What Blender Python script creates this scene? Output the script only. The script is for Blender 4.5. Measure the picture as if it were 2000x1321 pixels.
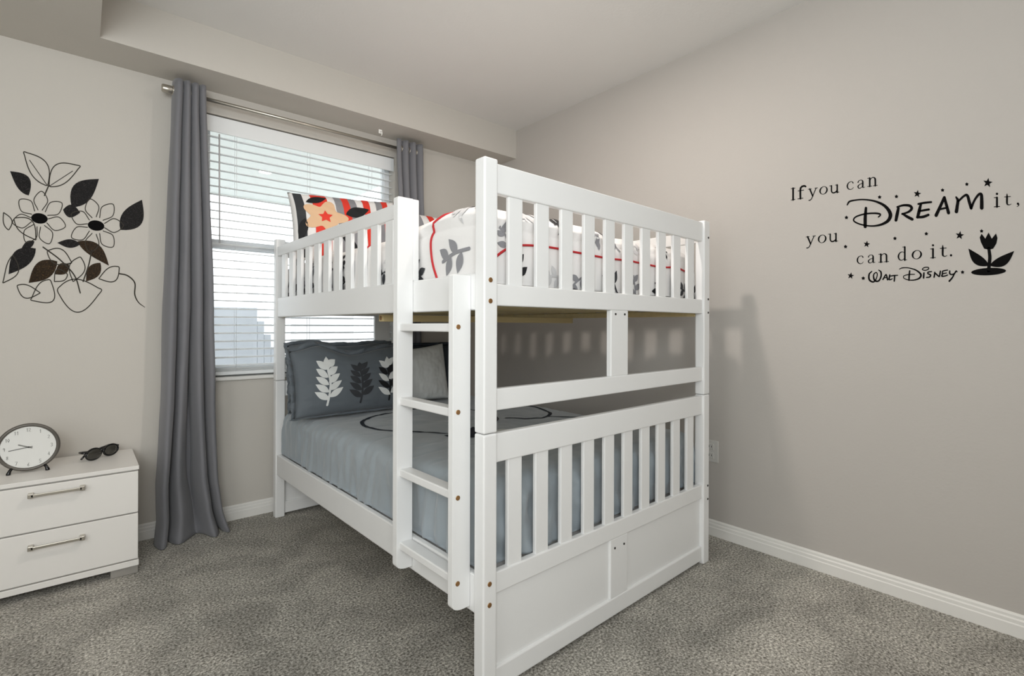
import bpy, bmesh, math, random
import numpy as np
from mathutils import Vector, Matrix, noise
from mathutils.geometry import delaunay_2d_cdt
random.seed(7)
scene = bpy.context.scene
for o in list(bpy.data.objects):
    bpy.data.objects.remove(o)

# ------------------------------------------------------------------ camera
F_PX, CX, CY, CAM_H = 979.19, 998.44, 637.18, 1.145      # for the 2000 x 1321 frame
YAW, ROLL = math.radians(49.45), math.radians(0.173)
FW = Vector((math.cos(YAW), math.sin(YAW), 0))
_r0 = Vector((math.sin(YAW), -math.cos(YAW), 0)); _u0 = Vector((0, 0, 1))
RT = _r0*math.cos(ROLL) + _u0*math.sin(ROLL)
UP = -_r0*math.sin(ROLL) + _u0*math.cos(ROLL)
CAM = Vector((0, 0, CAM_H))
cd = bpy.data.cameras.new('camera'); cam = bpy.data.objects.new('camera', cd)
scene.collection.objects.link(cam)
cd.sensor_width = 36.0; cd.lens = F_PX/2000*36
cd.shift_x = (1000-CX)/2000; cd.shift_y = -(660.5-CY)/2000
cd.clip_start = 0.02
m = Matrix((RT, UP, -FW)).transposed().to_4x4(); m.translation = CAM
cam.matrix_world = m
scene.camera = cam

def ray(px, py): return FW + RT*((px-CX)/F_PX) - UP*((py-CY)/F_PX)
def on_plane(px, py, n, q):
    d = ray(px, py); n = Vector(n); return CAM + d*(n.dot(Vector(q)-CAM)/n.dot(d))

# ------------------------------------------------------------------ dimensions of the room
W, D, H = 2.6395, 3.309, 2.711          # right wall, window wall, ceiling
SOF_Z, SOF_Y, SOF_X = 2.487, 3.03, 0.06 # soffit underside, its face, side of the lowered ceiling on the left
XL, YB = -1.9, -1.9                     # walls behind the photographer

# ------------------------------------------------------------------ world, lights, exposure
def lin(c):
    return tuple(((v/255)/12.92 if v/255 <= .04045 else ((v/255+.055)/1.055)**2.4) for v in c)
w = bpy.data.worlds.new('overcast_sky'); scene.world = w; w.use_nodes = True
bg = w.node_tree.nodes['Background']
bg.inputs[0].default_value = (0.93, 0.97, 1.0, 1); bg.inputs[1].default_value = 3.0

def area(name, loc, target, sx, sy, energy, col, shape='RECTANGLE'):
    l = bpy.data.lights.new(name, 'AREA'); l.shape = shape; l.size = sx; l.size_y = sy
    l.energy = energy; l.color = col
    o = bpy.data.objects.new(name, l); scene.collection.objects.link(o); o.location = loc
    o.rotation_euler = (Vector(target)-Vector(loc)).to_track_quat('-Z', 'Y').to_euler()
    return o
LAMP = (1.385, 1.45, 2.675)
area('ceiling_disk_light', LAMP, (LAMP[0], LAMP[1], 0), .11, .11, 16, (1.0, .91, .84), 'DISK')
area('rear_fill_light', (-0.4, -1.8, 1.6), (.6, 3.0, .9), 2.8, 2.0, 44, (.95, .98, 1.0))  # added fill behind the camera
area('left_fill_light', (-1.8, .8, 1.65), (1.0, 3.2, .8), 1.8, 2.0, 27, (.94, .98, 1.0))  # added fill at the closed left wall, not a window
area('upward_fill_light', (-.5, -.6, 1.7), (.5, 1.0, 3.2), 1.0, 1.0, 38, (.93, .98, 1.0))  # added upward fill that brightens the ceiling; no fixture there
scene.view_settings.view_transform = 'Standard'
scene.view_settings.look = 'None'
scene.view_settings.gamma = 1.0
scene.view_settings.use_curve_mapping = False
scene.view_settings.exposure = 0.06

# ------------------------------------------------------------------ materials
def mat(name, srgb, rough=.6, bump=0, bscale=100, var=0, vscale=5, metallic=0, spec=.5, detail=4, sheen=0, stretch=None):
    m = bpy.data.materials.new(name); m.use_nodes = True
    nt = m.node_tree; b = nt.nodes['Principled BSDF']
    c = lin(srgb)
    b.inputs['Base Color'].default_value = (*c, 1); b.inputs['Roughness'].default_value = rough
    b.inputs['Metallic'].default_value = metallic; b.inputs['Specular IOR Level'].default_value = spec
    if sheen: b.inputs['Sheen Weight'].default_value = sheen
    tc = nt.nodes.new('ShaderNodeTexCoord'); src = tc.outputs['Object']
    if stretch:
        mp = nt.nodes.new('ShaderNodeMapping'); mp.inputs['Scale'].default_value = stretch
        nt.links.new(src, mp.inputs[0]); src = mp.outputs[0]
    n2 = nt.nodes.new('ShaderNodeTexNoise'); n2.inputs['Scale'].default_value = vscale; n2.inputs['Detail'].default_value = detail
    nt.links.new(src, n2.inputs['Vector'])
    mx = nt.nodes.new('ShaderNodeMix'); mx.data_type = 'RGBA'
    k = max(var, .015)
    mx.inputs[6].default_value = (*[v*(1-k) for v in c], 1); mx.inputs[7].default_value = (*[min(1, v*(1+k)) for v in c], 1)
    nt.links.new(n2.outputs['Fac'], mx.inputs[0]); nt.links.new(mx.outputs[2], b.inputs['Base Color'])
    if bump:
        n = nt.nodes.new('ShaderNodeTexNoise'); n.inputs['Scale'].default_value = bscale; n.inputs['Detail'].default_value = 3
        nt.links.new(src, n.inputs['Vector'])
        bp = nt.nodes.new('ShaderNodeBump'); bp.inputs['Strength'].default_value = bump; bp.inputs['Distance'].default_value = .004
        nt.links.new(n.outputs['Fac'], bp.inputs['Height']); nt.links.new(bp.outputs[0], b.inputs['Normal'])
    return m

M = {}
M['wall'] = mat('greige_wall_paint', (204, 199, 191), .75, .12, 90, .01, 3, spec=.25)
M['right_wall'] = mat('greyer_right_wall_paint', (191, 186, 180), .75, .12, 90, .01, 3, spec=.25)  # right wall, set darker and greyer than the other walls
M['ceiling'] = mat('ceiling_paint', (228, 227, 224), .85, .15, 70, .01, 3, spec=.2)
M['trim'] = mat('white_trim_paint', (236, 234, 229), .4, .02, 60)
M['bed'] = mat('white_bed_lacquer', (238, 238, 237), .38, .03, 40, .01, 6, stretch=(1, 1, .2))
M['pine'] = mat('raw_pine', (214, 194, 145), .6, .1, 60, .14, 14, stretch=(.25, 3, 3))
M['brass'] = mat('bolt_bronze', (150, 112, 70), .4, metallic=.6)
M['hole'] = mat('dark_bolt_hole', (52, 48, 45), .7)
M['curtain'] = mat('grey_curtain_cloth', (124, 124, 128), .85, .1, 500, .04, 8, spec=.2, sheen=.2)
M['steel'] = mat('brushed_nickel', (190, 185, 175), .32, .02, 200, metallic=.9)
M['blind'] = mat('white_blind_slat', (240, 242, 242), .5)
M['vinyl'] = mat('white_vinyl_frame', (232, 234, 236), .4)
M['dresser'] = mat('white_laminate', (232, 229, 224), .35, .01, 30)
M['greyfoot'] = mat('grey_plinth', (150, 146, 140), .5)
M['clock_rim'] = mat('pewter_clock_rim', (98, 94, 88), .35, metallic=.3)
M['clock_face'] = mat('clock_face_paper', (226, 226, 222), .5)
M['ink'] = mat('grey_ink', (120, 120, 116), .6)
M['black'] = mat('black_plastic', (14, 14, 15), .18)
M['lens'] = mat('dark_lens', (62, 60, 54), .08)
M['vinyl_black'] = mat('black_vinyl_decal', (12, 11, 11), .75, spec=.08)
M['outline'] = mat('dark_outline_vinyl', (62, 58, 52), .7, spec=.1)
M['slate'] = mat('slate_comforter', (156, 165, 171), .5, .12, 120, .05, 6, spec=.35, sheen=.3)
M['slate_dark'] = mat('slate_pillowcase', (98, 105, 111), .65, .15, 300, .06, 8, spec=.3, sheen=.2)
M['navy'] = mat('dark_navy_pillowcase', (54, 63, 71), .65, .15, 300, .06, 8, spec=.3)
M['ltgrey'] = mat('light_grey_pillowcase', (226, 228, 226), .75, .15, 300, .04, 8, spec=.25)
M['quilt'] = mat('white_quilt', (236, 234, 232), .75, .15, 80, .02, 8, spec=.25)
M['mattress'] = mat('white_mattress_cover', (232, 230, 228), .8, .2, 200)
M['red'] = mat('red_piping', (188, 34, 40), .7)
M['print_black'] = mat('black_print', (18, 19, 23), .75)
M['print_navy'] = mat('navy_print', (34, 42, 54), .75)
M['print_char'] = mat('charcoal_print', (52, 54, 58), .75)
M['print_grey'] = mat('grey_print', (140, 140, 144), .75)
M['print_pale'] = mat('pale_grey_print', (206, 205, 205), .75)
M['print_white'] = mat('white_print', (226, 228, 226), .75)
M['print_tan'] = mat('tan_print', (226, 188, 150), .75)
M['outlet'] = mat('ivory_outlet', (205, 203, 198), .4)
M['stucco'] = mat('outdoor_pale_stucco', (226, 226, 228), .9, .2, 40)
M['stone_grey'] = mat('outdoor_grey_concrete', (176, 180, 186), .9, .2, 30, .05, 4)
M['lanai'] = mat('porch_ceiling_paint', (222, 226, 224), .9)
M['patio'] = mat('patio_concrete', (190, 190, 186), .9, .2, 20, .06, 2)

def mixed(name, stops, scale, rough=.6, metallic=0, bump=.3, detail=5, big=None):
    """noise driven mix of several colours"""
    m = bpy.data.materials.new(name); m.use_nodes = True; nt = m.node_tree; b = nt.nodes['Principled BSDF']
    b.inputs['Roughness'].default_value = rough; b.inputs['Specular IOR Level'].default_value = .15
    tc = nt.nodes.new('ShaderNodeTexCoord')
    n = nt.nodes.new('ShaderNodeTexNoise'); n.inputs['Scale'].default_value = scale; n.inputs['Detail'].default_value = detail
    n.inputs['Roughness'].default_value = .7
    nt.links.new(tc.outputs['Object'], n.inputs['Vector'])
    r = nt.nodes.new('ShaderNodeValToRGB'); cr = r.color_ramp
    while len(cr.elements) < len(stops): cr.elements.new(.5)
    for e, (p, c) in zip(cr.elements, stops): e.position = p; e.color = (*lin(c), 1)
    nt.links.new(n.outputs['Fac'], r.inputs[0]); out = r.outputs[0]
    if big:
        n2 = nt.nodes.new('ShaderNodeTexNoise'); n2.inputs['Scale'].default_value = big[0]; n2.inputs['Detail'].default_value = 6
        n2.inputs['Roughness'].default_value = .62; n2.inputs['Distortion'].default_value = 1.0
        nt.links.new(tc.outputs['Object'], n2.inputs['Vector'])
        mr = nt.nodes.new('ShaderNodeMapRange'); mr.inputs[1].default_value = .38; mr.inputs[2].default_value = .66
        mr.inputs[3].default_value = big[1]; mr.inputs[4].default_value = big[2]
        nt.links.new(n2.outputs['Fac'], mr.inputs[0])
        hs = nt.nodes.new('ShaderNodeHueSaturation'); nt.links.new(out, hs.inputs['Color']); nt.links.new(mr.outputs[0], hs.inputs['Value'])
        out = hs.outputs[0]
    nt.links.new(out, b.inputs['Base Color'])
    bp = nt.nodes.new('ShaderNodeBump'); bp.inputs['Strength'].default_value = bump; bp.inputs['Distance'].default_value = .012
    nt.links.new(n.outputs['Fac'], bp.inputs['Height']); nt.links.new(bp.outputs[0], b.inputs['Normal'])
    return m
M['carpet'] = mixed('taupe_carpet_pile', [(.32, (60, 57, 51)), (.43, (146, 142, 132)), (.54, (206, 202, 193)), (.64, (252, 248, 240))], 115, .95, bump=.9, detail=8, big=(3.6, .84, 1.24))
M['glitter'] = mixed('black_glitter_vinyl', [(.3, (12, 11, 11)), (.55, (26, 24, 24)), (.68, (70, 66, 66))], 240, .35, bump=.3)
M['glitter_brown'] = mixed('brown_glitter_vinyl', [(.3, (20, 14, 8)), (.55, (48, 34, 18)), (.68, (104, 80, 50))], 240, .35, bump=.3)

def glass_mat():
    m = bpy.data.materials.new('window_glass'); m.use_nodes = True; nt = m.node_tree
    for n in list(nt.nodes):
        if n.type != 'OUTPUT_MATERIAL': nt.nodes.remove(n)
    out = [n for n in nt.nodes if n.type == 'OUTPUT_MATERIAL'][0]
    t = nt.nodes.new('ShaderNodeBsdfTransparent'); t.inputs[0].default_value = (.97, .98, .98, 1)
    g = nt.nodes.new('ShaderNodeBsdfGlossy'); g.inputs['Roughness'].default_value = .01
    f = nt.nodes.new('ShaderNodeFresnel'); f.inputs[0].default_value = 1.45
    mx = nt.nodes.new('ShaderNodeMixShader'); nt.links.new(f.outputs[0], mx.inputs[0])
    nt.links.new(t.outputs[0], mx.inputs[1]); nt.links.new(g.outputs[0], mx.inputs[2]); nt.links.new(mx.outputs[0], out.inputs[0])
    return m
M['glass'] = glass_mat()

# ------------------------------------------------------------------ mesh helpers
col = scene.collection
def link(name, me, material, parent=None, smooth=False):
    if material is not None and not me.materials: me.materials.append(material)
    o = bpy.data.objects.new(name, me); col.objects.link(o)
    if parent is not None: o.parent = parent
    if smooth:
        for p in me.polygons: p.use_smooth = True
    return o
def from_bm(name, bm, material, parent=None, smooth=False):
    bmesh.ops.recalc_face_normals(bm, faces=bm.faces)
    me = bpy.data.meshes.new(name); bm.to_mesh(me); bm.free()
    return link(name, me, material, parent, smooth)
def empty(name, loc=(0, 0, 0), rz=0, label=None, cat=None, group=None, parent=None):
    o = bpy.data.objects.new(name, None); col.objects.link(o); o.empty_display_size = .1
    o.location = loc; o.rotation_euler = (0, 0, rz)
    if parent is not None: o.parent = parent
    return tag(o, label, cat, group)
def tag(o, label=None, cat=None, group=None, kind=None):
    if label: o['label'] = label
    if cat: o['category'] = cat
    if group: o['group'] = group
    if kind: o['kind'] = kind
    return o
def add_box(bm, x0, x1, y0, y1, z0, z1, bev=0, seg=2):
    t = bmesh.new(); bmesh.ops.create_cube(t, size=1)
    for v in t.verts:
        v.co = Vector(((x0+x1)/2+v.co.x*(x1-x0), (y0+y1)/2+v.co.y*(y1-y0), (z0+z1)/2+v.co.z*(z1-z0)))
    if bev: bmesh.ops.bevel(t, geom=list(t.edges), offset=bev, segments=seg, profile=.5, affect='EDGES', clamp_overlap=True)
    me = bpy.data.meshes.new('t'); t.to_mesh(me); t.free(); bm.from_mesh(me); bpy.data.meshes.remove(me)
def box(name, x0, x1, y0, y1, z0, z1, material, parent=None, bev=0, seg=2):
    bm = bmesh.new(); add_box(bm, x0, x1, y0, y1, z0, z1, bev, seg)
    return from_bm(name, bm, material, parent)
def prism(name, pts, axis, a0, a1, material, parent=None, bev=0):
    """extrude a 2D outline along x, y or z"""
    f = {'x': lambda p, a: (a, p[0], p[1]), 'y': lambda p, a: (p[0], a, p[1]), 'z': lambda p, a: (p[0], p[1], a)}[axis]
    bm = bmesh.new()
    A = [bm.verts.new(f(p, a0)) for p in pts]; B = [bm.verts.new(f(p, a1)) for p in pts]
    bm.faces.new(A); bm.faces.new(B[::-1])
    for i in range(len(pts)):
        j = (i+1) % len(pts); bm.faces.new((A[i], B[i], B[j], A[j]))
    bmesh.ops.recalc_face_normals(bm, faces=bm.faces)
    if bev: bmesh.ops.bevel(bm, geom=list(bm.edges), offset=bev, segments=2, profile=.5, affect='EDGES', clamp_overlap=True)
    return from_bm(name, bm, material, parent)
def add_tube(bm, pts, r, n=8, cap=True):
    pts = [Vector(p) for p in pts]; rings = []
    rr = r if isinstance(r, (list, tuple)) else [r]*len(pts)
    side = None
    for i, p in enumerate(pts):
        t = (pts[min(i+1, len(pts)-1)]-pts[max(i-1, 0)]).normalized()
        if side is None:
            side = t.cross(Vector((0, 0, 1)))
            if side.length < 1e-3: side = t.cross(Vector((1, 0, 0)))
        side = (side-t*side.dot(t)).normalized(); up = t.cross(side)
        rings.append([bm.verts.new(p+(side*math.cos(a)+up*math.sin(a))*rr[i]) for a in [2*math.pi*k/n for k in range(n)]])
    for a, b in zip(rings, rings[1:]):
        for k in range(n): bm.faces.new((a[k], a[(k+1) % n], b[(k+1) % n], b[k]))
    if cap: bm.faces.new(rings[0][::-1]); bm.faces.new(rings[-1])
def tube(name, pts, r, material, parent=None, n=10):
    bm = bmesh.new(); add_tube(bm, pts, r, n); return from_bm(name, bm, material, parent, True)
def add_torus(bm, c, ax_u, ax_v, R, r, n=24, k=8, R2=None):
    c = Vector(c); u = Vector(ax_u).normalized(); v = Vector(ax_v).normalized(); w_ = u.cross(v); R2 = R2 or R
    rings = []
    for i in range(n):
        a = 2*math.pi*i/n; d = u*math.cos(a)*R+v*math.sin(a)*R2; dn = (u*math.cos(a)+v*math.sin(a)).normalized()
        rings.append([bm.verts.new(c+d+dn*math.cos(b)*r+w_*math.sin(b)*r) for b in [2*math.pi*j/k for j in range(k)]])
    for i in range(n):
        a, b = rings[i], rings[(i+1) % n]
        for j in range(k): bm.faces.new((a[j], a[(j+1) % k], b[(j+1) % k], b[j]))

# ------------------------------------------------------------------ flat decals and prints
def smooth_line(pts, n=8, closed=False):
    """Catmull-Rom through the points; keeps any third value (width)"""
    P = [np.array(p, float) for p in pts]; out = []; N = len(P)
    rng = range(N) if closed else range(N-1)
    for i in rng:
        p0 = P[(i-1) % N] if closed or i > 0 else P[i]*2-P[i+1]
        p1, p2 = P[i], P[(i+1) % N]
        p3 = P[(i+2) % N] if closed or i+2 < N else p2*2-p1
        for k in range(n):
            t = k/n
            out.append(.5*((2*p1)+(-p0+p2)*t+(2*p0-5*p1+4*p2-p3)*t*t+(-p0+3*p1-3*p2+p3)*t**3))
    if not closed: out.append(P[-1])
    return out
def ribbon(pts, width=None, n=8, closed=False, curve=True):
    """a stroke as a closed outline (list of 2D points), round ended"""
    P = [(*p[:2], p[2] if len(p) > 2 else width) for p in pts]
    L = smooth_line(P, n, closed) if curve and len(P) > 2 else [np.array(p, float) for p in P]
    Lt, Rt = [], []; N = len(L)
    for i, p in enumerate(L):
        a = L[(i-1) % N] if closed else L[max(i-1, 0)]; b = L[(i+1) % N] if closed else L[min(i+1, N-1)]
        t = (b-a)[:2]; t = t/(np.hypot(*t)+1e-12); nn = np.array((-t[1], t[0])); h = p[2]/2
        Lt.append(p[:2]+nn*h); Rt.append(p[:2]-nn*h)
    return Lt, Rt, L
class Art:
    """collects strokes and filled shapes drawn in a 2D frame and lays them on a surface"""
    def __init__(s): s.strips = []; s.fills = []
    def stroke(s, pts, width=None, n=8, closed=False, curve=True):
        a, b, L = ribbon(pts, width, n, closed, curve)
        s.strips.append((a, b, closed))
        if not closed:
            for e in (L[0], L[-1]): s.fills.append(ellipse(e[0], e[1], e[2]/2, e[2]/2, 0, 10))
    def fill(s, pts): s.fills.append([tuple(p[:2]) for p in pts])
def ellipse(cx, cy, rx, ry, ang=0, n=24):
    c, s_ = math.cos(ang), math.sin(ang)
    return [(cx+rx*math.cos(a)*c-ry*math.sin(a)*s_, cy+rx*math.cos(a)*s_+ry*math.sin(a)*c) for a in [2*math.pi*k/n for k in range(n)]]
def leaf(x0, y0, x1, y1, wd, n=10, bend=0.0):
    """pointed leaf from base to tip"""
    a = np.array((x0, y0), float); b = np.array((x1, y1), float); t = b-a; nn = np.array((-t[1], t[0]))/np.hypot(*t)
    L = [a+t*k/n+nn*(wd/2*math.sin(math.pi*(k/n)**.85)+bend*math.sin(math.pi*k/n)) for k in range(n+1)]
    R = [a+t*k/n+nn*(-wd/2*math.sin(math.pi*(k/n)**.85)+bend*math.sin(math.pi*k/n)) for k in range(n-1, 0, -1)]
    return [tuple(p) for p in L+R]
def star(cx, cy, r, rot=-math.pi/2, inner=.42):
    return [(cx+(r if k % 2 == 0 else r*inner)*math.cos(rot+math.pi*k/5), cy+(r if k % 2 == 0 else r*inner)*math.sin(rot+math.pi*k/5)) for k in range(10)]
def lay_flat(name, art, fn, nrm, material, parent, th=.0008):
    """vinyl of real thickness on a flat wall"""
    bm = bmesh.new(); nv = Vector(nrm)*th
    def solid(loop):
        A = [bm.verts.new(fn(*p)+nv) for p in loop]; B = [bm.verts.new(fn(*p)) for p in loop]
        bm.faces.new(A)
        for i in range(len(A)): j = (i+1) % len(A); bm.faces.new((A[i], A[j], B[j], B[i]))
    for f in art.fills: solid(f)
    for a, b, closed in art.strips:
        A = [bm.verts.new(fn(*p)+nv*1.02) for p in a]; B = [bm.verts.new(fn(*p)+nv*1.02) for p in b]
        A2 = [bm.verts.new(fn(*p)) for p in a]; B2 = [bm.verts.new(fn(*p)) for p in b]
        n = len(A)
        for i in range(n if closed else n-1):
            j = (i+1) % n
            bm.faces.new((A[i], A[j], B[j], B[i])); bm.faces.new((A[i], A2[i], A2[j], A[j])); bm.faces.new((B[i], B[j], B2[j], B2[i]))
    return from_bm(name, bm, material, parent)
class Surf:
    """grid of points with even parameters (s, t) in metres; lays prints on itself"""
    def __init__(s, P, s0, s1, t0, t1): s.P = P; s.b = (s0, s1, t0, t1); s.n = (P.shape[0], P.shape[1])
    def at(s, a, b, off=0):
        s0, s1, t0, t1 = s.b; n, k = s.n
        x = min(max((a-s0)/(s1-s0)*(n-1), 0), n-1.001); y = min(max((b-t0)/(t1-t0)*(k-1), 0), k-1.001)
        i, j = int(x), int(y); fx, fy = x-i, y-j; P = s.P
        p = P[i, j]*(1-fx)*(1-fy)+P[i+1, j]*fx*(1-fy)+P[i, j+1]*(1-fx)*fy+P[i+1, j+1]*fx*fy
        if off:
            du = (P[i+1, j]-P[i, j])*(1-fy)+(P[i+1, j+1]-P[i, j+1])*fy; dv = (P[i, j+1]-P[i, j])*(1-fx)+(P[i+1, j+1]-P[i+1, j])*fx
            nn = np.cross(du, dv); l = np.linalg.norm(nn)
            if l > 1e-12: p = p+nn/l*off
        return Vector(p)
    def mesh(s, name, material, parent, flip=False):
        n, k = s.n; vs = [tuple(p) for p in s.P.reshape(-1, 3)]
        fs = [(i*k+j, (i+1)*k+j, (i+1)*k+j+1, i*k+j+1) for i in range(n-1) for j in range(k-1)]
        me = bpy.data.meshes.new(name); me.from_pydata(vs, [], fs); me.update()
        return link(name, me, material, parent, True)
    def lay(s, name, art, material, parent, off=.003, step=.014):
        vs, fs = [], []
        for f in art.fills:
            # even the outline, add inside points, triangulate
            loop = []
            for i in range(len(f)):
                a, b = np.array(f[i]), np.array(f[(i+1) % len(f)]); m_ = max(1, int(np.hypot(*(b-a))/step))
                loop += [tuple(a+(b-a)*q/m_) for q in range(m_)]
            xs = [p[0] for p in loop]; ys = [p[1] for p in loop]; ins = []
            def inside(x, y):
                c = False
                for i in range(len(loop)):
                    (xa, ya), (xb, yb) = loop[i], loop[i-1]
                    if (ya > y) != (yb > y) and x < (xb-xa)*(y-ya)/(yb-ya)+xa: c = not c
                return c
            y = min(ys)+step/2
            while y < max(ys):
                x = min(xs)+step/2
                while x < max(xs):
                    if inside(x, y): ins.append((x, y))
                    x += step
                y += step
            V = [Vector(p) for p in loop+ins]; E_ = [(i, (i+1) % len(loop)) for i in range(len(loop))]
            ov, _, of, *_ = delaunay_2d_cdt(V, E_, [], 1, 1e-6)
            k0 = len(vs); vs += [tuple(s.at(p.x, p.y, off)) for p in ov]; fs += [tuple(k0+q for q in t) for t in of]
        for a, b, closed in art.strips:
            k0 = len(vs); n = len(a)
            for p, q in zip(a, b): vs.append(tuple(s.at(*p, off))); vs.append(tuple(s.at(*q, off)))
            for i in range(n if closed else n-1):
                j = (i+1) % n; fs.append((k0+2*i, k0+2*j, k0+2*j+1, k0+2*i+1))
        me = bpy.data.meshes.new(name); me.from_pydata(vs, [], fs); me.update()
        return link(name, me, material, parent, True)

# ------------------------------------------------------------------ room
def struct(name, x0, x1, y0, y1, z0, z1, material, bev=0):
    return tag(box(name, x0, x1, y0, y1, z0, z1, material, None, bev), kind='structure')
T = .18
WX0, WX1, WZ0, WZ1 = .53, 1.717, .822, 2.362      # window opening
struct('floor', XL-T, W+T, YB-T, D+T, -.12, 0, M['carpet'])
struct('ceiling', XL-T, W+T, YB-T, D+T, H, H+.12, M['ceiling'])
struct('wall_right', W, W+T, YB-T, D+T, 0, H, M['right_wall'])
struct('wall_left', XL-T, XL, YB, D+T, 0, H, M['wall'])
struct('wall_back', XL-T, W, YB-T, YB, 0, H, M['wall'])
bm = bmesh.new()                                   # the window wall with its opening
add_box(bm, XL, WX0, D, D+T, 0, H); add_box(bm, WX1, W, D, D+T, 0, H)
add_box(bm, WX0, WX1, D, D+T, 0, WZ0); add_box(bm, WX0, WX1, D, D+T, WZ1, H)
tag(from_bm('wall_front', bm, M['wall']), kind='structure')
# soffit along the window wall, turning into a lowered ceiling at the left
bm = bmesh.new()
add_box(bm, SOF_X, W, SOF_Y, D, SOF_Z, H); add_box(bm, XL, SOF_X, YB, D, SOF_Z, H)
tag(from_bm('trim_1', bm, M['wall']), kind='structure')
# baseboards with a stepped profile
prof = [(0, 0), (.016, 0), (.016, .045), (.013, .049), (.013, .062), (.009, .067), (.009, .077), (.004, .084), (0, .084)]
tag(prism('baseboard_right', [(W-a, z) for a, z in prof], 'y', YB, D, M['trim']), kind='structure')
tag(prism('baseboard_front', [(D-a, z) for a, z in prof], 'x', XL, W-.016, M['trim']), kind='structure')
tag(prism('baseboard_back', [(YB+a, z) for a, z in prof], 'x', XL, W-.016, M['trim']), kind='structure')
tag(prism('baseboard_left', [(XL+a, z) for a, z in prof], 'y', YB+.016, D-.016, M['trim']), kind='structure')
# ring of the ceiling disk light
bm = bmesh.new(); add_torus(bm, (LAMP[0], LAMP[1], H-.012), (1, 0, 0), (0, 1, 0), .09, .012, 32, 8)
tag(from_bm('trim_2', bm, M['trim'], None, True), kind='structure')

# window: vinyl frame, meeting rail, two panes, sill
win = tag(empty('window_1', (0, 0, 0)), kind='structure')
gy = D+.115
for nm, a in {'jamb': [(WX0, WX0+.04, WZ0+.02, WZ1), (WX1-.04, WX1, WZ0+.02, WZ1)], 'head': [(WX0+.04, WX1-.04, WZ1-.04, WZ1)],
              'bottom_rail': [(WX0+.04, WX1-.04, WZ0+.02, WZ0+.075)], 'meeting_rail': [(WX0+.04, WX1-.04, 1.605, 1.655)]}.items():
    for x0, x1, z0, z1 in a: box(nm, x0, x1, D+.085, D+.15, z0, z1, M['vinyl'], win, .004)
box('pane', WX0+.04, WX1-.04, gy, gy+.004, WZ0+.075, 1.605, M['glass'], win)
box('pane', WX0+.04, WX1-.04, gy, gy+.004, 1.655, WZ1-.04, M['glass'], win)
box('sill', WX0-.012, WX1+.012, D-.022, D+.15, WZ0, WZ0+.02, M['trim'], win, .005)

# ------------------------------------------------------------------ outside the window
struct('patio', -6, 9, D+T, 16, -.35, -.2, M['patio'])
pr = empty('porch_roof', (1, 4.5, 2.6), 0, 'pale flat porch roof seen through the upper window', 'roof')
box('slab', -3.4, 1.36, D+T+.01-4.5, 1.8, 0, .2, M['lanai'], pr, .01)
box('fascia', -3.4, 1.40, 1.8, 1.84, -.02, .24, M['lanai'], pr, .005)
st = empty('garden_stairs', (1.2, 7.5, -.2), 0, 'grey concrete garden stairs beyond the lower window', 'stairs')
box('landing', -1.2, .58, -.2, .9, 0, 1.58, M['stone_grey'], st, .01)
for k in range(8):
    box('step', .58+.085*k, .665+.085*k, -.2, .9, 0, 1.58-.18*(k+1), M['stone_grey'], st, .008)
box('handrail_wall', -.45, -.27, .9, 1.05, 0, 3.0, M['stucco'], st, .01)
prism('stringer', [(.52, 2.35), (.66, 2.35), (1.25, .9), (1.11, .9)], 'y', .92, 1.0, M['stucco'], st)
nb = empty('neighbour_wall', (2.2, 6.6, -.2), 0, 'pale grey garden wall seen above the dark pillow', 'wall')
box('wall_panel', -.15, .62, 0, .2, 0, 1.75, M['stucco'], nb, .01)
box('coping', -.18, .65, -.02, .22, 1.75, 1.80, M['stone_grey'], nb, .008)

# ------------------------------------------------------------------ window blind
bl = empty('window_blind', (0, D+.045, 0), 0, 'white horizontal slat blind in the window behind the bunk bed', 'blind')
BX0, BX1 = WX0+.006, WX1-.008
box('valance', BX0-.002, BX1+.004, -.04, -.03, 2.262, 2.355, M['blind'], bl, .003)
box('headrail', BX0, BX1, -.028, .025, 2.30, 2.352, M['blind'], bl, .003)
bm = bmesh.new(); K = 6
for i, xx in enumerate((BX0, BX1)): pass
for layer, dz in ((0, .0014), (1, -.0014)):
    row = [[bm.verts.new((xx, -.024+.048*j/K, .003*math.sin(math.pi*j/K)+dz)) for j in range(K+1)] for xx in (BX0, BX1)]
    for j in range(K): bm.faces.new((row[0][j], row[0][j+1], row[1][j+1], row[1][j]))
bm.verts.ensure_lookup_table()
n_ = 2*(K+1)
for j in (0, K): bm.faces.new((bm.verts[j], bm.verts[K+1+j], bm.verts[n_+K+1+j], bm.verts[n_+j]))
bmesh.ops.recalc_face_normals(bm, faces=bm.faces)
slat_me = bpy.data.meshes.new('slat'); bm.to_mesh(slat_me); bm.free()
z = 2.245; zs = []
while z > .90: zs.append(z); z -= .0478
zs += [.893, .886, .879]
for z in zs:
    o = link('slat', slat_me, M['blind'], bl); o.location = (0, 0, z); o.rotation_euler = (math.radians(7), 0, 0)
box('bottom_rail', BX0, BX1, -.026, .026, .851, .873, M['blind'], bl, .004)
for xx in (BX0+.16, (BX0+BX1)/2, BX1-.16):
    for yy in (-.0255, .0255): tube('ladder_cord', [(xx, yy, 2.30), (xx, yy, .87)], .0009, M['blind'], bl, 5)
tube('tilt_wand', [(.60, -.05, 2.25), (.603, -.052, 1.62)], .0045, M['print_pale'], bl, 8)

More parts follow.
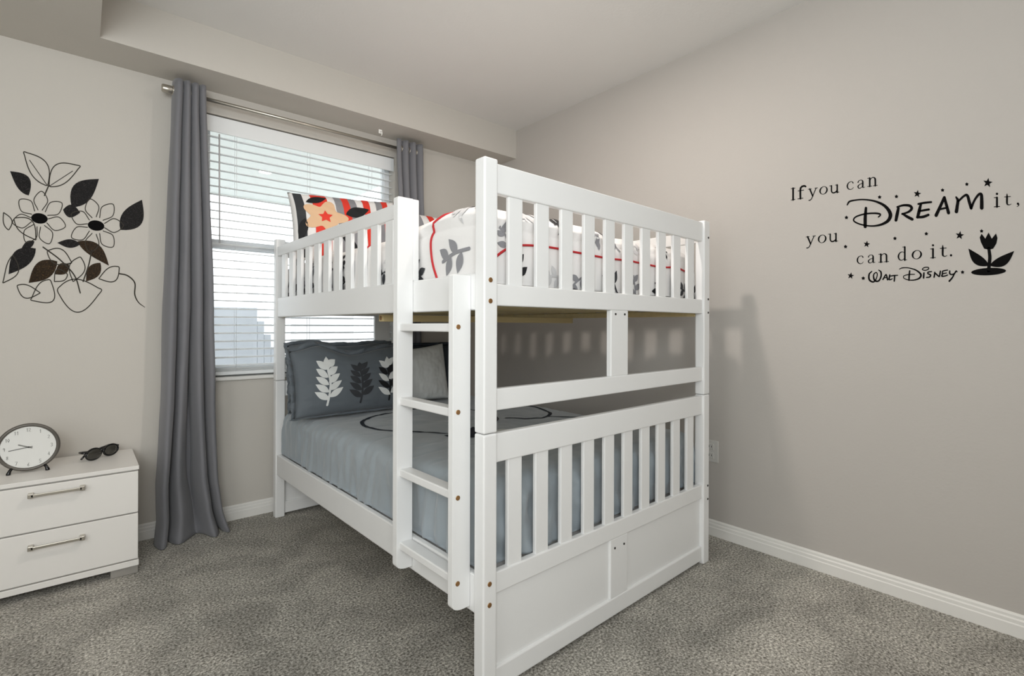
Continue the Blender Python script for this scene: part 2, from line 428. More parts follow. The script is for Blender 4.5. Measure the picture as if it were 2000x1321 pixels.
# ------------------------------------------------------------------ curtain rod and curtains
RY, RZ = D-.10, 2.398
rod = empty('curtain_rod', (1.05, RY, RZ), 0, 'brushed nickel curtain rod under the soffit', 'curtain rod')
tube('pole', [(-.655, 0, 0), (.735, 0, 0)], .0105, M['steel'], rod, 14)
for sx in (-1, 1):
    x = -.655 if sx < 0 else .735
    tube('finial', [(x, 0, 0), (x+sx*.004, 0, 0), (x+sx*.006, 0, 0), (x+sx*.075, 0, 0), (x+sx*.08, 0, 0)], [.0105, .0105, .021, .021, .017], M['steel'], rod, 16)
    bk = tube('bracket', [(x-sx*.012, .006, -.004), (x-sx*.012, .094, -.004)], .007, M['steel'], rod, 8)
    bm = bmesh.new(); add_box(bm, x-sx*.012-.014, x-sx*.012+.014, .093, .0995, -.045, .035, .002); from_bm('bracket_plate', bm, M['steel'], bk)

def curtain(label, spans, nfold, amp, phase, flare_y=0, drop=.0, seed=1, recess=None, hug=None):
    """spans: list of (z, x_left, x_right, fold depth) from top to bottom"""
    ct = empty('curtain', (0, 0, 0), 0, label, 'curtain', 'pair of grey window curtains')
    NS, NZ = 120, 90; P = np.zeros((NS, NZ, 3))
    zs = np.linspace(spans[0][0], spans[-1][0], NZ)
    zz = [s[0] for s in spans][::-1]
    for j, z in enumerate(zs):
        xl = np.interp(z, zz, [s[1] for s in spans][::-1]); xr = np.interp(z, zz, [s[2] for s in spans][::-1]); A = np.interp(z, zz, [s[3] for s in spans][::-1])
        low = max(0, 1-z/1.0)
        for i in range(NS):
            s = i/(NS-1)
            ss = s+.10*math.sin(2*math.pi*s)*low*(1 if seed == 1 else .3)
            ph = 2*math.pi*(nfold*ss)+phase
            x = xl+(xr-xl)*s+.012*math.cos(ph)*(1-.3*low)
            y = RY+A*math.sin(ph)+.008*noise.noise(Vector((s*6, z*1.6, seed)))*(1+2*low)-flare_y*low**3
            if recess:
                y += recess*math.exp(-((s-.5)/.17)**2)*max(0, min(1, (1.25-z)/.7))*max(0, min(1, (z-.16)/.25))
            if z < .12:                           # hem pooling on the carpet
                q = (1-z/.12); y -= .035*q*q+.012*q*math.sin(9*s+seed); x += .02*q*(s-.5)
            x += .004*noise.noise(Vector((s*9, z*3, seed+5)))
            if hug and z < 1.75:
                k = min(1, (1.75-z)/.25); y = y*(1-k)+(D-.034+(y-RY)*.32)*k
            y = min(y, D-.02)
            P[i, j] = (x, y, max(.004, z+.01*noise.noise(Vector((s*5, 0, seed)))*(1 if z < .3 else 0)))
    sf = Surf(P, 0, 1, 0, 1); pn = sf.mesh('panel', M['curtain'], ct)
    md = pn.modifiers.new('thickness', 'SOLIDIFY'); md.thickness = .003; md.offset = 0
    # grommet rings where the cloth crosses the pole
    jz = int(np.argmin(abs(zs-RZ)))
    for i in range(NS-1):
        if (P[i, jz, 1]-RY)*(P[i+1, jz, 1]-RY) < 0:
            bm = bmesh.new(); c = (P[i, jz]+P[i+1, jz])/2; t = P[i+1, jz]-P[i, jz]; t[2] = 0
            add_torus(bm, (c[0], RY, RZ), t, (0, 0, 1), .022, .004, 20, 6); from_bm('grommet', bm, M['steel'], ct, True)
    return ct
curtain('long grey grommet curtain left of the window, puddled on carpet',
        [(2.452, .375, .505, .05), (2.30, .37, .505, .058), (1.25, .335, .545, .055), (.72, .325, .55, .06), (.30, .305, .565, .065), (.10, .31, .59, .06), (0.0, .30, .61, .055)], 3.5, .05, 2.2, .02, seed=1, recess=.085)
curtain('grey grommet curtain right of the window, half hidden behind the bunk',
        [(2.452, 1.675, 1.875, .045), (2.30, 1.675, 1.88, .045), (1.2, 1.74, 1.91, .05), (.3, 1.74, 1.93, .05), (0.0, 1.73, 1.95, .05)], 3.5, .045, 3.9, 0, seed=2, hug=True)

# small hook on the soffit
hk = empty('ceiling_hook', (1.468, SOF_Y, 2.405), 0, 'tiny white hook on the soffit face above the window', 'hook')
box('hook_plate', -.012, .012, -.004, 0, -.012, .014, M['trim'], hk, .002)
tube('hook_bend', [(0, -.003, 0), (0, -.02, -.004), (0, -.026, -.016), (0, -.02, -.028), (0, -.012, -.026)], .003, M['trim'], hk, 8)

# ------------------------------------------------------------------ bunk bed
BO = Vector((.9169, 1.1967, 0)); BR = math.radians(1.307)
bed = empty('bunk_bed', BO, BR, 'white wooden full-over-full bunk bed with slatted ends and built-in ladder', 'bunk bed')
BWd, BLn = 1.409, 2.014
PX, PY = .054, .048            # post section
ZS = .8165                     # joint between the two bunks
def rep(name, me_src, locs, parent=bed):
    """further copies that share the mesh of the first one"""
    for l in locs:
        o = me_src.copy(); col.objects.link(o); o.parent = parent; o.location = l
def plug(parent, loc, axis, r=.0065, material=None):
    bm = bmesh.new()
    d = Vector({'x': (1, 0, 0), 'y': (0, 1, 0)}[axis]); p = Vector(loc)
    add_tube(bm, [p-d*.0022, p-d*.002, p+d*.004], [r*.8, r, r], 14)
    return from_bm('bolt', bm, material or M['brass'], parent, True)
posts = {}
for ix, x0 in enumerate((0, BWd-PX)):
    for iy, y0 in enumerate((0, BLn-PY)):
        posts[ix, iy, 0] = box('post', x0, x0+PX, y0, y0+PY, 0, ZS-.001, M['bed'], bed, .006, 3)
        posts[ix, iy, 1] = box('post', x0, x0+PX, y0, y0+PY, ZS+.001, 1.658, M['bed'], bed, .006, 3)
for z, k in ((1.285, 1), (1.221, 1), (.361, 0), (.297, 0)):
    plug(posts[0, 0, k], (.012+.012, 0, z), 'y', .0075)
for z, k in ((1.577, 1), (1.278, 1), (1.213, 1), (.373, 0), (.308, 0)):
    plug(posts[1, 0, k], (BWd-.016, 0, z), 'y', .005, M['hole'])
SL0, SLP, SLW = .112, .1238, .061
for y0, nm in ((.010, 'footboard'), (BLn-.036, 'headboard')):
    y1 = y0+.026
    for z0, z1 in ((1.556, 1.649), (1.208, 1.276), (.883, .9506), (.7217, .812), (.315, .382), (.016, .085)):
        box(nm+'_rail', PX-.002, BWd-PX+.002, y0, y1, z0, z1, M['bed'], bed, .004)
    for z0, z1 in ((1.274, 1.558), (.380, .7237)):
        s = box(nm+'_slat', SL0, SL0+SLW, y0+.006, y1-.005, z0, z1, M['bed'], bed, .003)
        rep('s', s, [(SLP*k, 0, 0) for k in range(1, 10)])
    s1 = box(nm+'_stile', .640, .752, y0+.002, y1, .9496, 1.209, M['bed'], bed, .004)
    s2 = box(nm+'_stile', .640, .752, y0+.002, y1, .084, .316, M['bed'], bed, .004)
    if nm == 'footboard':
        for x in (.667, .727):
            plug(s1, (x, y0+.002, 1.193), 'y', .0045, M['hole']); plug(s2, (x, y0+.002, .278), 'y', .0045, M['hole'])
    for x0, x1 in ((PX-.002, .642), (.750, BWd-PX+.002)):
        box(nm+'_panel', x0, x1, y0+.011, y0+.018, .083, .317, M['bed'], bed)
# long side rails and guard rails
LY0 = .419                      # ladder stile on the window side
box('side_rail', .006, .03, PY-.002, BLn-PY+.002, 1.194, 1.309, M['bed'], bed, .005)
box('side_rail', BWd-.03, BWd-.006, PY-.002, BLn-PY+.002, 1.194, 1.309, M['bed'], bed, .005)
box('side_rail', .006, .03, PY-.002, BLn-PY+.002, .256, .377, M['bed'], bed, .005)
box('side_rail', BWd-.03, BWd-.006, PY-.002, BLn-PY+.002, .256, .377, M['bed'], bed, .005)
box('guard_post', .0052, .031, LY0+.001, LY0+.032, 1.3085, 1.606, M['bed'], bed, .004)
box('guard_rail', .006, .03, LY0+.031, BLn-PY+.002, 1.555, 1.613, M['bed'], bed, .004)
box('guard_rail', BWd-.03, BWd-.006, PY-.002, BLn-PY+.002, 1.555, 1.613, M['bed'], bed, .004)
g = box('guard_slat', .009, .026, .576, .639, 1.307, 1.557, M['bed'], bed, .003)
rep('g', g, [(0, .1256*k, 0) for k in range(1, 11)])
g = box('guard_slat', BWd-.026, BWd-.009, .115, .178, 1.307, 1.557, M['bed'], bed, .003)
rep('g', g, [(0, .1245*k, 0) for k in range(1, 15)])
# ladder
def stile_outline(xo, xi, z0, z1, rb, rt):
    pts = [(xi, z0), (xi, z1)]
    pts = [(xi, z0)]
    for k in range(7):           # rounded lower outer corner
        a = math.pi/2*k/6; pts.append((xo+rb-rb*math.sin(a), z0+.0+rb*.55-rb*.55*math.cos(a)))
    for k in range(5):
        a = math.pi/2*k/4; pts.append((xo+rt-rt*math.cos(a), z1-rt+rt*math.sin(a)))
    pts.append((xi, z1)); return pts
XO = -.058
far = prism('ladder_stile', stile_outline(XO, .005, .272, 1.606, .04, .006), 'y', LY0, LY0+.03, M['bed'], bed, .003)
near = prism('ladder_stile', stile_outline(XO-.004, .005, .272, 1.302, .04, .006), 'y', .073, .097, M['bed'], bed, .003)
for zt in (1.153, .889, .634, .374):
    box('ladder_rung', XO+.010, -.001, .096, LY0+.001, zt-.027, zt, M['bed'], bed, .004)
for z in (1.142, .881, .619, .357): plug(near, (-.0425, .073, z), 'y', .0075)
# slat supports and pine slats under the upper and the lower mattress
for zb in (1.222, .283):
    for x0 in (.030, BWd-.054): box('ledger', x0, x0+.024, PY, BLn-PY, zb-.028, zb, M['pine'], bed, .002)
    s = box('bed_slat', .032, BWd-.032, .10, .18, zb+.0005, zb+.018, M['pine'], bed, .003)
    rep('b', s, [(0, .142*k, 0) for k in range(1, 13)])
bs = box('centre_support', .085, BWd-.09, .80, .84, 1.163, 1.1935, M['pine'], bed, .003)
plug(bs, (.085, .82, 1.178), 'x', .009)

# ------------------------------------------------------------------ bedding
def bed_thing(name, label, cat, loc=(0, 0, 0), group=None):
    p = Matrix.Rotation(BR, 4, 'Z') @ Vector(loc)
    return empty(name, BO+p, BR, label, cat, group)
def mattress(label, z0, z1):
    t = bed_thing('mattress', label, 'mattress', (0, 0, z0))
    bm = bmesh.new(); add_box(bm, .07, BWd-.07, .092, BLn-.06, 0, z1-z0, .035, 4)
    c = from_bm('cover', bm, M['mattress'], t, True)
    for zz in (.012, z1-z0-.012):
        x0, x1, y0, y1 = .078, BWd-.078, .1, BLn-.068
        tube('piping', [(x0, y0, zz), (x1, y0, zz), (x1, y1, zz), (x0, y1, zz), (x0, y0, zz)], .005, M['mattress'], t, 6)
    return t
mattress('white mattress of the lower bunk under the slate comforter', .302, .49)
mattress('white mattress of the upper bunk under the white quilt', 1.241, 1.37)

def edge_path(L, dropA, dropB, r):
    """returns fn(s) -> (offset from first edge, drop); s from -dropA to L+dropB"""
    q = r*math.pi/2
    def one(e, drop):                            # e: distance inside (+) or beyond (-) the point where the arc starts
        if e >= q/2: return None
        a = (q/2-e)
        if a <= q: th = a/r; return r-r*math.sin(th), r-r*math.cos(th)
        return 0, r+(a-q)
    def f(s):
        A = one(s-r*.215, dropA) if dropA else None
        B = one(L-s-r*.215, dropB) if dropB else None
        if A: return A[0], A[1]
        if B: return L-B[0], B[1]
        return s, 0
    return f
def drape(x0, x1, y0, y1, ztop, dx, dy, r, ns, nt, disp):
    fx = edge_path(x1-x0, dx, dx, r); fy = edge_path(y1-y0, dy, 0, r)
    S = np.linspace(-dx, (x1-x0)+dx, ns); Tt = np.linspace(-dy, y1-y0, nt); P = np.zeros((ns, nt, 3))
    for i, s in enumerate(S):
        ox, ddx = fx(s)
        for j, t in enumerate(Tt):
            oy, ddy = fy(t); dd = (ddx**4+ddy**4)**.25
            P[i, j] = (x0+ox, y0+oy, ztop-min(dd, max(dx, dy)))
    du = np.gradient(P, axis=0); dv = np.gradient(P, axis=1); N = np.cross(du, dv); l = np.linalg.norm(N, axis=2, keepdims=True); N = N/np.maximum(l, 1e-9)
    for i, s in enumerate(S):
        for j, t in enumerate(Tt): P[i, j] += N[i, j]*disp(s, t, P[i, j], N[i, j])
    return Surf(P, S[0], S[-1], Tt[0], Tt[-1])

# lower comforter
cf = bed_thing('comforter', 'slate blue-grey comforter on the lower bunk with dark looping print', 'comforter', (0, 0, .37))
LX0, LX1, LYF, LYH = .036, BWd-.036, .062, 1.95
def d_low(s, t, p, n):
    v = .012*noise.noise(Vector((s*2.2, t*2.2, 3)))-.006*max(0, .12-abs(noise.noise(Vector((s*3.1, t*6, 31)))))/.12*.6+.006*noise.noise(Vector((s*7, t*7, 1)))+.0025*noise.noise(Vector((s*22, t*9, 5)))
    side = 1-abs(n[2])
    if abs(n[0]) > abs(n[1]): v += side*.018*noise.noise(Vector((t*26+3*p[2], p[2]*4, 7)))
    else: v += side*(.02*noise.noise(Vector((s*20+4*p[2], p[2]*3, 9)))+.018*noise.noise(Vector((s*9, p[2]*9, 2)))+.022*(.25-abs(noise.noise(Vector((s*7+p[2]*5, p[2]*11, 21))))))
    return v
low = drape(LX0, LX1, LYF, LYH, .632, .255, .255, .07, 190, 220, d_low)
low.P[:, :, 2] -= .37
low.mesh('shell', M['slate'], cf)
# plain looping outline and leaf print, in metres from the left / foot edges of the bed top
LP = lambda x, y: (x-LX0, y-LYF)
def low_print(m_, *strokes, leaves=()):
    for pts, w_, cl in strokes:
        a = Art(); a.stroke([LP(*p) for p in pts], w_, closed=cl); low.lay('print', a, M[m_], cf)
    for p, q, w_ in leaves:
        a = Art(); a.fill(leaf(*LP(*p), *LP(*q), w_)); low.lay('print', a, M[m_], cf)
loop1 = [(.20, 1.20), (.26, 1.36), (.40, 1.47), (.60, 1.50), (.82, 1.42), (.92, 1.24), (.90, 1.02), (.78, .88), (.62, .80), (.46, .82), (.32, .92), (.22, 1.06)]
loop2 = [(.92, 1.24), (1.06, 1.30), (1.20, 1.24), (1.26, 1.08), (1.22, .90), (1.10, .80), (.98, .82), (.90, .92)]
low_print('print_navy', (loop1, .020, True), (loop2, .020, False), ([(1.10, .80), (1.20, .66), (1.30, .60)], .018, False),
          leaves=(((.40, .80), (.52, .62), .09), ((.50, .70), (.62, .86), .07), ((.62, .62), (.80, .52), .07), ((.86, .60), (1.02, .52), .08)))
low_print('print_white', leaves=(((.54, .60), (.64, .50), .05), ((.62, .70), (.74, .70), .045)))

# upper quilt
qt = bed_thing('quilt', 'puffy white quilt on the upper bunk with red piping and grey leaf print', 'quilt', (0, 0, 1.30))
UX0, UX1, UYF, UYH = .038, BWd-.038, .060, 1.92
def d_up(s, t, p, n):
    foot = math.exp(-((t-.15)/.45)**2)
    v = .016*noise.noise(Vector((s*2.6, t*2.6, 11)))+.006*noise.noise(Vector((s*8, t*8, 4)))
    if n[2] > .5: v += foot*.028*(.7+.5*math.sin(s*5+.4))+.006*(1-foot)*math.sin(t*6)-.02*max(0, (s-1.0)/.33)
    if abs(n[1]) > .5: v += .016*abs(math.sin(s*7.5))*min(1, (1.50-p[2])/.06 if p[2] < 1.5 else .2)-.006
    if abs(n[0]) > .5: v += .012*abs(math.sin(t*5.2+.6))-.008
    return v
up = drape(UX0, UX1, UYF, UYH, 1.512, .23, .23, .075, 170, 190, d_up)
up.P[:, :, 2] -= 1.30
up.mesh('shell', M['quilt'], qt)
def piping(pts):
    L = smooth_line(pts, 14); tube('piping', [up.at(p[0], p[1], .003) for p in L], .0042, M['red'], qt, 6)
wq = UX1-UX0
piping([(-.17, .24), (-.10, .275), (-.02, .27), (.06, .215), (.2, .21), (.4, .2)])
piping([(.0, -.16), (.05, -.12), (.12, -.075), (.22, -.058), (.4, -.055), (.6, -.065), (.8, -.06), (1.0, -.07), (1.15, -.06), (1.3, -.07)])
piping([(-.2, .80), (-.1, .83), (.0, .82), (.5, .80), (1.0, .82)])
def sprig(a, x, y, ang, sz):
    c, s_ = math.cos(ang), math.sin(ang)
    def q(u, v): return (x+(u*c-v*s_)*sz, y+(u*s_+v*c)*sz)
    a.stroke([q(0, -.5), q(.05, 0), q(0, .5)], .08*sz)
    for u, v, u2, v2 in ((0, -.25, -.42, .0), (.03, -.1, .42, .15), (.02, .15, -.36, .42), (.02, .25, .3, .55)):
        a.fill(leaf(*q(u, v), *q(u2, v2), .24*sz))
R_ = random.Random(3)
for k, (x, y, an, sz, m_) in enumerate([(-.10, .13, .2, .15, 'grey'), (-.13, .40, 2.5, .12, 'char'), (.06, .10, 1.0, .12, 'pale'), (.10, -.05, .4, .09, 'grey'),
        (-.13, .66, .4, .10, 'char'), (-.07, .60, 1.4, .11, 'pale'), (-.06, .95, .8, .10, 'pale'), (-.14, 1.02, .2, .10, 'black'), (-.14, 1.20, 1.2, .09, 'char'), (-.13, 1.36, .2, .09, 'char'),
        (-.14, 1.52, 2.0, .10, 'char'), (-.11, 1.62, .5, .14, 'char'), (-.13, 1.78, 1.5, .12, 'char'), (-.04, 1.42, .3, .10, 'grey'), (-.05, 1.2, 2.2, .09, 'black'), (-.03, 1.05, 2.2, .09, 'black'),
        (.15, -.155, .1, .11, 'black'), (.33, -.16, 1.6, .10, 'pale'), (.46, -.17, 2.2, .10, 'grey'), (.66, -.155, .6, .13, 'char'), (.83, -.17, .1, .10, 'grey'),
        (1.0, -.16, 2.4, .10, 'black'), (1.14, -.17, .4, .09, 'grey'), (1.25, -.17, 1.2, .10, 'char'), (1.32, -.16, .3, .12, 'black'), (.55, .0, 2.0, .11, 'grey'), (.68, .01, .8, .11, 'grey'),
        (.38, .03, 1.8, .08, 'black'), (.85, .0, .5, .09, 'pale'), (1.05, .0, 1.7, .08, 'black'), (.22, .06, 2.6, .12, 'pale')]):
    a = Art(); sprig(a, x, y, an, sz); up.lay('print', a, M['print_'+m_], qt)

# pillows
def pillow(label, loc, wdt, hgt, th, lean, rz, material, group=None, top=None, seed=0, flange=.0, roll=0):
    """stands on its long edge leaning against the headboard; the front faces the foot of the bed"""
    t = bed_thing('pillow', label, 'pillow', loc, group)
    t.rotation_euler = (lean, roll, BR+rz)
    N_ = 44; sides = []
    for sgn in (1, -1):
        P = np.zeros((N_, N_, 3))
        for i in range(N_):
            for j in range(N_):
                a = -1+2*i/(N_-1); b = -1+2*j/(N_-1)
                k = max(0, (1-abs(a)**2.6))*max(0, (1-abs(b)**2.6))
                d = th/2*k**.5
                e = 1-.05*(1-abs(b)**2) if True else 1
                x = a*wdt/2*(1-.045*(1-b*b)); z = hgt/2*(1+b)*(1) if b > 0 else hgt/2*(1+b)
                zz = hgt/2+b*hgt/2*(1-.05*(1-a*a))
                if top: zz += top(a)*max(0, b)
                wr = .006*noise.noise(Vector((a*3+seed, b*3, seed)))+.004*noise.noise(Vector((a*8, b*8+seed, seed)))+.010*noise.noise(Vector((a*14, b*2, seed+3)))*max(0, abs(b)-.6)
                P[i, j] = (x, -sgn*(d+wr*min(1, k*4)*(sgn if sgn > 0 else 0)), zz)
        sides.append(P)
    front, back = sides
    f = Surf(front, -wdt/2, wdt/2, 0, hgt)
    n = N_; vs = [tuple(p) for p in front.reshape(-1, 3)]+[tuple(p) for p in back.reshape(-1, 3)]
    fs = [(i*n+j, (i+1)*n+j, (i+1)*n+j+1, i*n+j+1) for i in range(n-1) for j in range(n-1)]
    fs += [(n*n+i*n+j, n*n+i*n+j+1, n*n+(i+1)*n+j+1, n*n+(i+1)*n+j) for i in range(n-1) for j in range(n-1)]
    me = bpy.data.meshes.new('pillowcase'); me.from_pydata(vs, [], fs); me.update()
    bm = bmesh.new(); bm.from_mesh(me); bmesh.ops.remove_doubles(bm, verts=bm.verts, dist=1e-5); bmesh.ops.recalc_face_normals(bm, faces=bm.faces); bm.to_mesh(me); bm.free()
    link('pillowcase', me, material, t, True)
    if flange:
        bd = [front[0, j] for j in range(n)]+[front[i, n-1] for i in range(1, n)]+[front[n-1, j] for j in range(n-2, -1, -1)]+[front[i, 0] for i in range(n-2, 0, -1)]
        c = np.array((0, 0, hgt/2)); bm = bmesh.new(); R0, R1 = [], []
        for k, p in enumerate(bd):
            d = (p-c)*np.array((1/wdt, 0, 1/hgt)); d = d/np.linalg.norm(d)
            R0.append(bm.verts.new(p)); q = p+d*flange; q[1] += .012*math.sin(k*.7+seed)+.006*math.sin(k*1.9); q[2] = max(q[2], -.004); R1.append(bm.verts.new(q))
        for k in range(len(bd)): bm.faces.new((R0[k], R0[(k+1) % len(bd)], R1[(k+1) % len(bd)], R1[k]))
        fo = from_bm('flange', bm, material, t, True); md = fo.modifiers.new('thickness', 'SOLIDIFY'); md.thickness = .004
    return t, f
topA = lambda a: .035*math.exp(-((a+.55)/.25)**2)-.03*math.exp(-((a-.05)/.35)**2)+.01*a
PG = 'pillows of the lower bunk'
pA, fA = pillow('slate pillow printed with three sprigs, leftmost on the lower bunk', (.325, 1.575, .645), .70, .375, .14, math.radians(-14), 0, M['slate_dark'], PG, topA, 1, .028)
def tall_sprig(a, x, h0, h1, wd, arts=None):
    m_ = (h0+h1)/2; L = h1-h0
    a.stroke([(x-.01, h0), (x+.008, m_), (x, h1-.02)], .012)
    rows = 5
    for k in range(rows):
        z = h0+L*(.12+.17*k); s_ = wd*(.62-.05*k)
        tgt = arts[k % 2] if arts else a
        tgt.fill(leaf(x, z, x-s_, z+.05, .036)); tgt.fill(leaf(x, z+.012, x+s_, z+.062, .036))
    (arts[0] if arts else a).fill(leaf(x, h1-.05, x+.005, h1+.02, .04))
aw, ac, ab, abw = Art(), Art(), Art(), Art()
tall_sprig(aw, -.18, .05, .29, .13); tall_sprig(ac, .015, .045, .285, .13); tall_sprig(ab, .20, .045, .29, .13, [abw, ab])
fA.lay('print', abw, M['print_white'], pA, .0045, .012); fA.lay('print', aw, M['print_white'], pA, .003, .012); fA.lay('print', ac, M['print_char'], pA, .003, .012); fA.lay('print', ab, M['print_black'], pA, .003, .012)
pillow('dark slate pillow standing behind the sprig-print pillow', (.36, 1.80, .645), .66, .385, .12, math.radians(-9), 0, M['slate_dark'], PG, lambda a: .02*math.exp(-((a+.6)/.25)**2)+.01*math.exp(-((a-.6)/.2)**2), 4, .025)
pillow('light grey pillow seen between the ladder stiles', (.875, 1.70, .642), .36, .37, .12, math.radians(-12), math.radians(0), M['ltgrey'], PG, lambda a: .02*a, 6, .0)
pillow('dark navy pillow in the corner behind the light grey pillow', (1.03, 1.865, .645), .62, .37, .11, math.radians(-6), 0, M['navy'], PG, None, 8, .02)

# striped pillows on the upper bunk
UG = 'striped pillows of the upper bunk'
def stripe_art(f, t, w_, h_, cols):
    arts = {}
    n = len(cols); sw = (w_*.94)/n
    for k, c in enumerate(cols):
        if c is None: continue
        a = Art(); x0 = -w_*.47+sw*k; e = .012
        a.fill([(x0, e), (x0+sw, e), (x0+sw, h_-e), (x0, h_-e)]); f.lay('stripe', a, M[c], t, .0022, .011)

cyc = ['print_char', None, 'red', 'red', None, 'print_grey', 'red', 'print_grey', None, 'red', None, 'print_grey', 'red', None]
M['stripe_red'] = mat('red_stripe_print', (226, 58, 42), .75); cyc = ['stripe_red' if c == 'red' else c for c in cyc]
pU, fU = pillow('red, white and grey striped pillow with tan flower, by the window end', (.385, 1.785, 1.518), .70, .45, .15, math.radians(-14), math.radians(0), M['quilt'], UG, lambda a: .03*a, 2)
stripe_art(fU, pU, .70, .45, cyc)
fx_, fz_ = -.17, .27
def one(f, p, shape, m_, off):
    a = Art(); a.fill(shape); f.lay('print', a, M[m_], p, off, .012)
one(fU, pU, [(fx_+(.115+.028*math.cos(5*q))*math.cos(q), fz_+(.098+.026*math.cos(5*q))*math.sin(q)) for q in [2*math.pi*k/60 for k in range(60)]], 'print_tan', .0035)
one(fU, pU, star(fx_, fz_, .045, .3, .5), 'stripe_red', .005)
for q in (leaf(fx_-.10, fz_+.10, fx_+.03, fz_+.145, .05), leaf(fx_+.13, fz_+.03, fx_+.30, fz_+.09, .075), leaf(fx_-.12, fz_-.02, fx_-.15, fz_-.17, .05), leaf(fx_+.08, fz_-.1, fx_+.2, fz_-.2, .05)): one(fU, pU, q, 'print_black', .0035)
pV, fV = pillow('red, white and grey striped pillow on the wall side of the upper bunk', (1.06, 1.785, 1.515), .64, .43, .15, math.radians(-14), 0, M['quilt'], UG, None, 5)
stripe_art(fV, pV, .64, .43, ['print_grey', 'stripe_red', 'print_grey', None, 'stripe_red', None, 'print_grey', 'stripe_red', 'print_grey', None, 'stripe_red', None])

# ------------------------------------------------------------------ dresser with clock and sunglasses
DX0, DX1, DYF, DYB, DZ = -.40, .201, 2.87, 3.288, .497
dr = empty('dresser', ((DX0+DX1)/2, DYB, 0), 0, 'low white two-drawer nightstand under the wall decal', 'nightstand')
hw = (DX1-DX0)/2; dp = DYB-DYF
box('top_panel', -hw, hw, -dp, 0, DZ-.018, DZ, M['dresser'], dr, .002)
box('body', -hw+.004, hw-.004, -dp+.022, -.002, .062, DZ-.018, M['dresser'], dr, .002)
box('plinth', -hw, hw, -dp+.002, -.002, .038, .064, M['dresser'], dr, .002)
for z0, z1 in ((.284, .472), (.070, .278)):
    dw = box('drawer', -hw+.003, hw-.003, -dp+.002, -dp+.022, z0, z1, M['dresser'], dr, .0025)
    zc = z0+(.155 if z1 > .4 else .153); xa, xb = -.16+.0995, .002+.0995
    bm = bmesh.new()
    add_box(bm, xa, xb, -dp-.028, -dp-.020, zc-.006, zc+.006, .002)
    for xx in (xa, xb): add_box(bm, xx-.009, xx+.009, -dp-.028, -dp+.003, zc-.009, zc+.009, .002)
    from_bm('handle', bm, M['steel'], dw)
for xx in (-hw+.05, hw-.052):
    for yy in (-dp+.03, -.06): box('foot', xx-.05, xx+.05, yy-.02, yy+.02, 0, .038, M['greyfoot'], dr, .003)

CR, CC = .103, Vector((-.178, 3.05, .607))
ck = empty('table_clock', (CC.x, CC.y, DZ), 0, 'round pewter table clock with white face on the nightstand', 'clock')
cz = CC.z-DZ; tilt = math.radians(-6)
ckb = bmesh.new(); add_torus(ckb, (0, 0, cz), (1, 0, 0), (0, 0, 1), CR-.006, .0075, 48, 10); from_bm('rim', ckb, M['clock_rim'], ck, True)
bm = bmesh.new(); add_tube(bm, [(0, .028, cz), (0, .024, cz), (0, -.001, cz)], [CR-.02, CR-.004, CR-.004], 48); from_bm('case', bm, M['clock_rim'], ck)
bm = bmesh.new(); add_tube(bm, [(0, -.0012, cz), (0, -.002, cz)], [CR-.008, CR-.008], 48); from_bm('face', bm, M['clock_face'], ck)
for sx in (-1, 1):
    tube('foot', [(sx*.052, -.002, cz-.085), (sx*.058, -.006, .016), (sx*.062, -.010, .004), (sx*.062, -.010, 0)], [.006, .006, .008, .008], M['black'], ck, 10)
a = Art()
def hand(ang, L, wd): a.stroke([(-.012*math.sin(ang), -.012*math.cos(ang)), (L*math.sin(ang), L*math.cos(ang))], wd, curve=False)
hand(math.radians(-98), .062, .0035); hand(math.radians(-66), .034, .0045); a.fill(ellipse(0, 0, .004, .004))
face_fn = lambda u, v: Vector((u, -.0022, cz+v))
lay_flat('hands', a, face_fn, (0, -1, 0), M['ink'], ck)
DIG = {'0': [[(.2, 0), (0, .5), (.2, 1), (.4, .5), (.2, 0)]], '1': [[(.1, .8), (.25, 1), (.25, 0)]], '2': [[(0, .8), (.2, 1), (.4, .75), (0, 0), (.42, 0)]],
       '3': [[(0, .9), (.25, 1), (.38, .75), (.15, .55), (.4, .25), (.2, 0), (0, .1)]], '4': [[(.3, 0), (.3, 1), (0, .3), (.42, .3)]], '5': [[(.4, 1), (.05, 1), (.03, .55), (.3, .6), (.4, .3), (.2, 0), (0, .1)]],
       '6': [[(.35, 1), (.05, .4), (.2, 0), (.4, .25), (.2, .5), (.05, .3)]], '7': [[(0, 1), (.42, 1), (.15, 0)]], '8': [[(.2, .55), (.02, .78), (.2, 1), (.38, .78), (.2, .55), (0, .25), (.2, 0), (.4, .25), (.2, .55)]],
       '9': [[(.38, .65), (.2, .45), (.02, .75), (.2, 1), (.38, .7), (.3, 0)]]}
a = Art()
for hnum in range(1, 13):
    an = math.radians(30*hnum); s_ = .0145; st_ = str(hnum); wdt = .45*s_*len(st_)+.1*s_*(len(st_)-1)
    x0 = .076*math.sin(an)-wdt/2; y0 = .076*math.cos(an)-s_/2
    for ch in st_:
        for L in DIG[ch]: a.stroke([(x0+p[0]*s_, y0+p[1]*s_) for p in L], .0016, curve=False)
        x0 += .55*s_
lay_flat('numerals', a, face_fn, (0, -1, 0), M['ink'], ck, .0004)

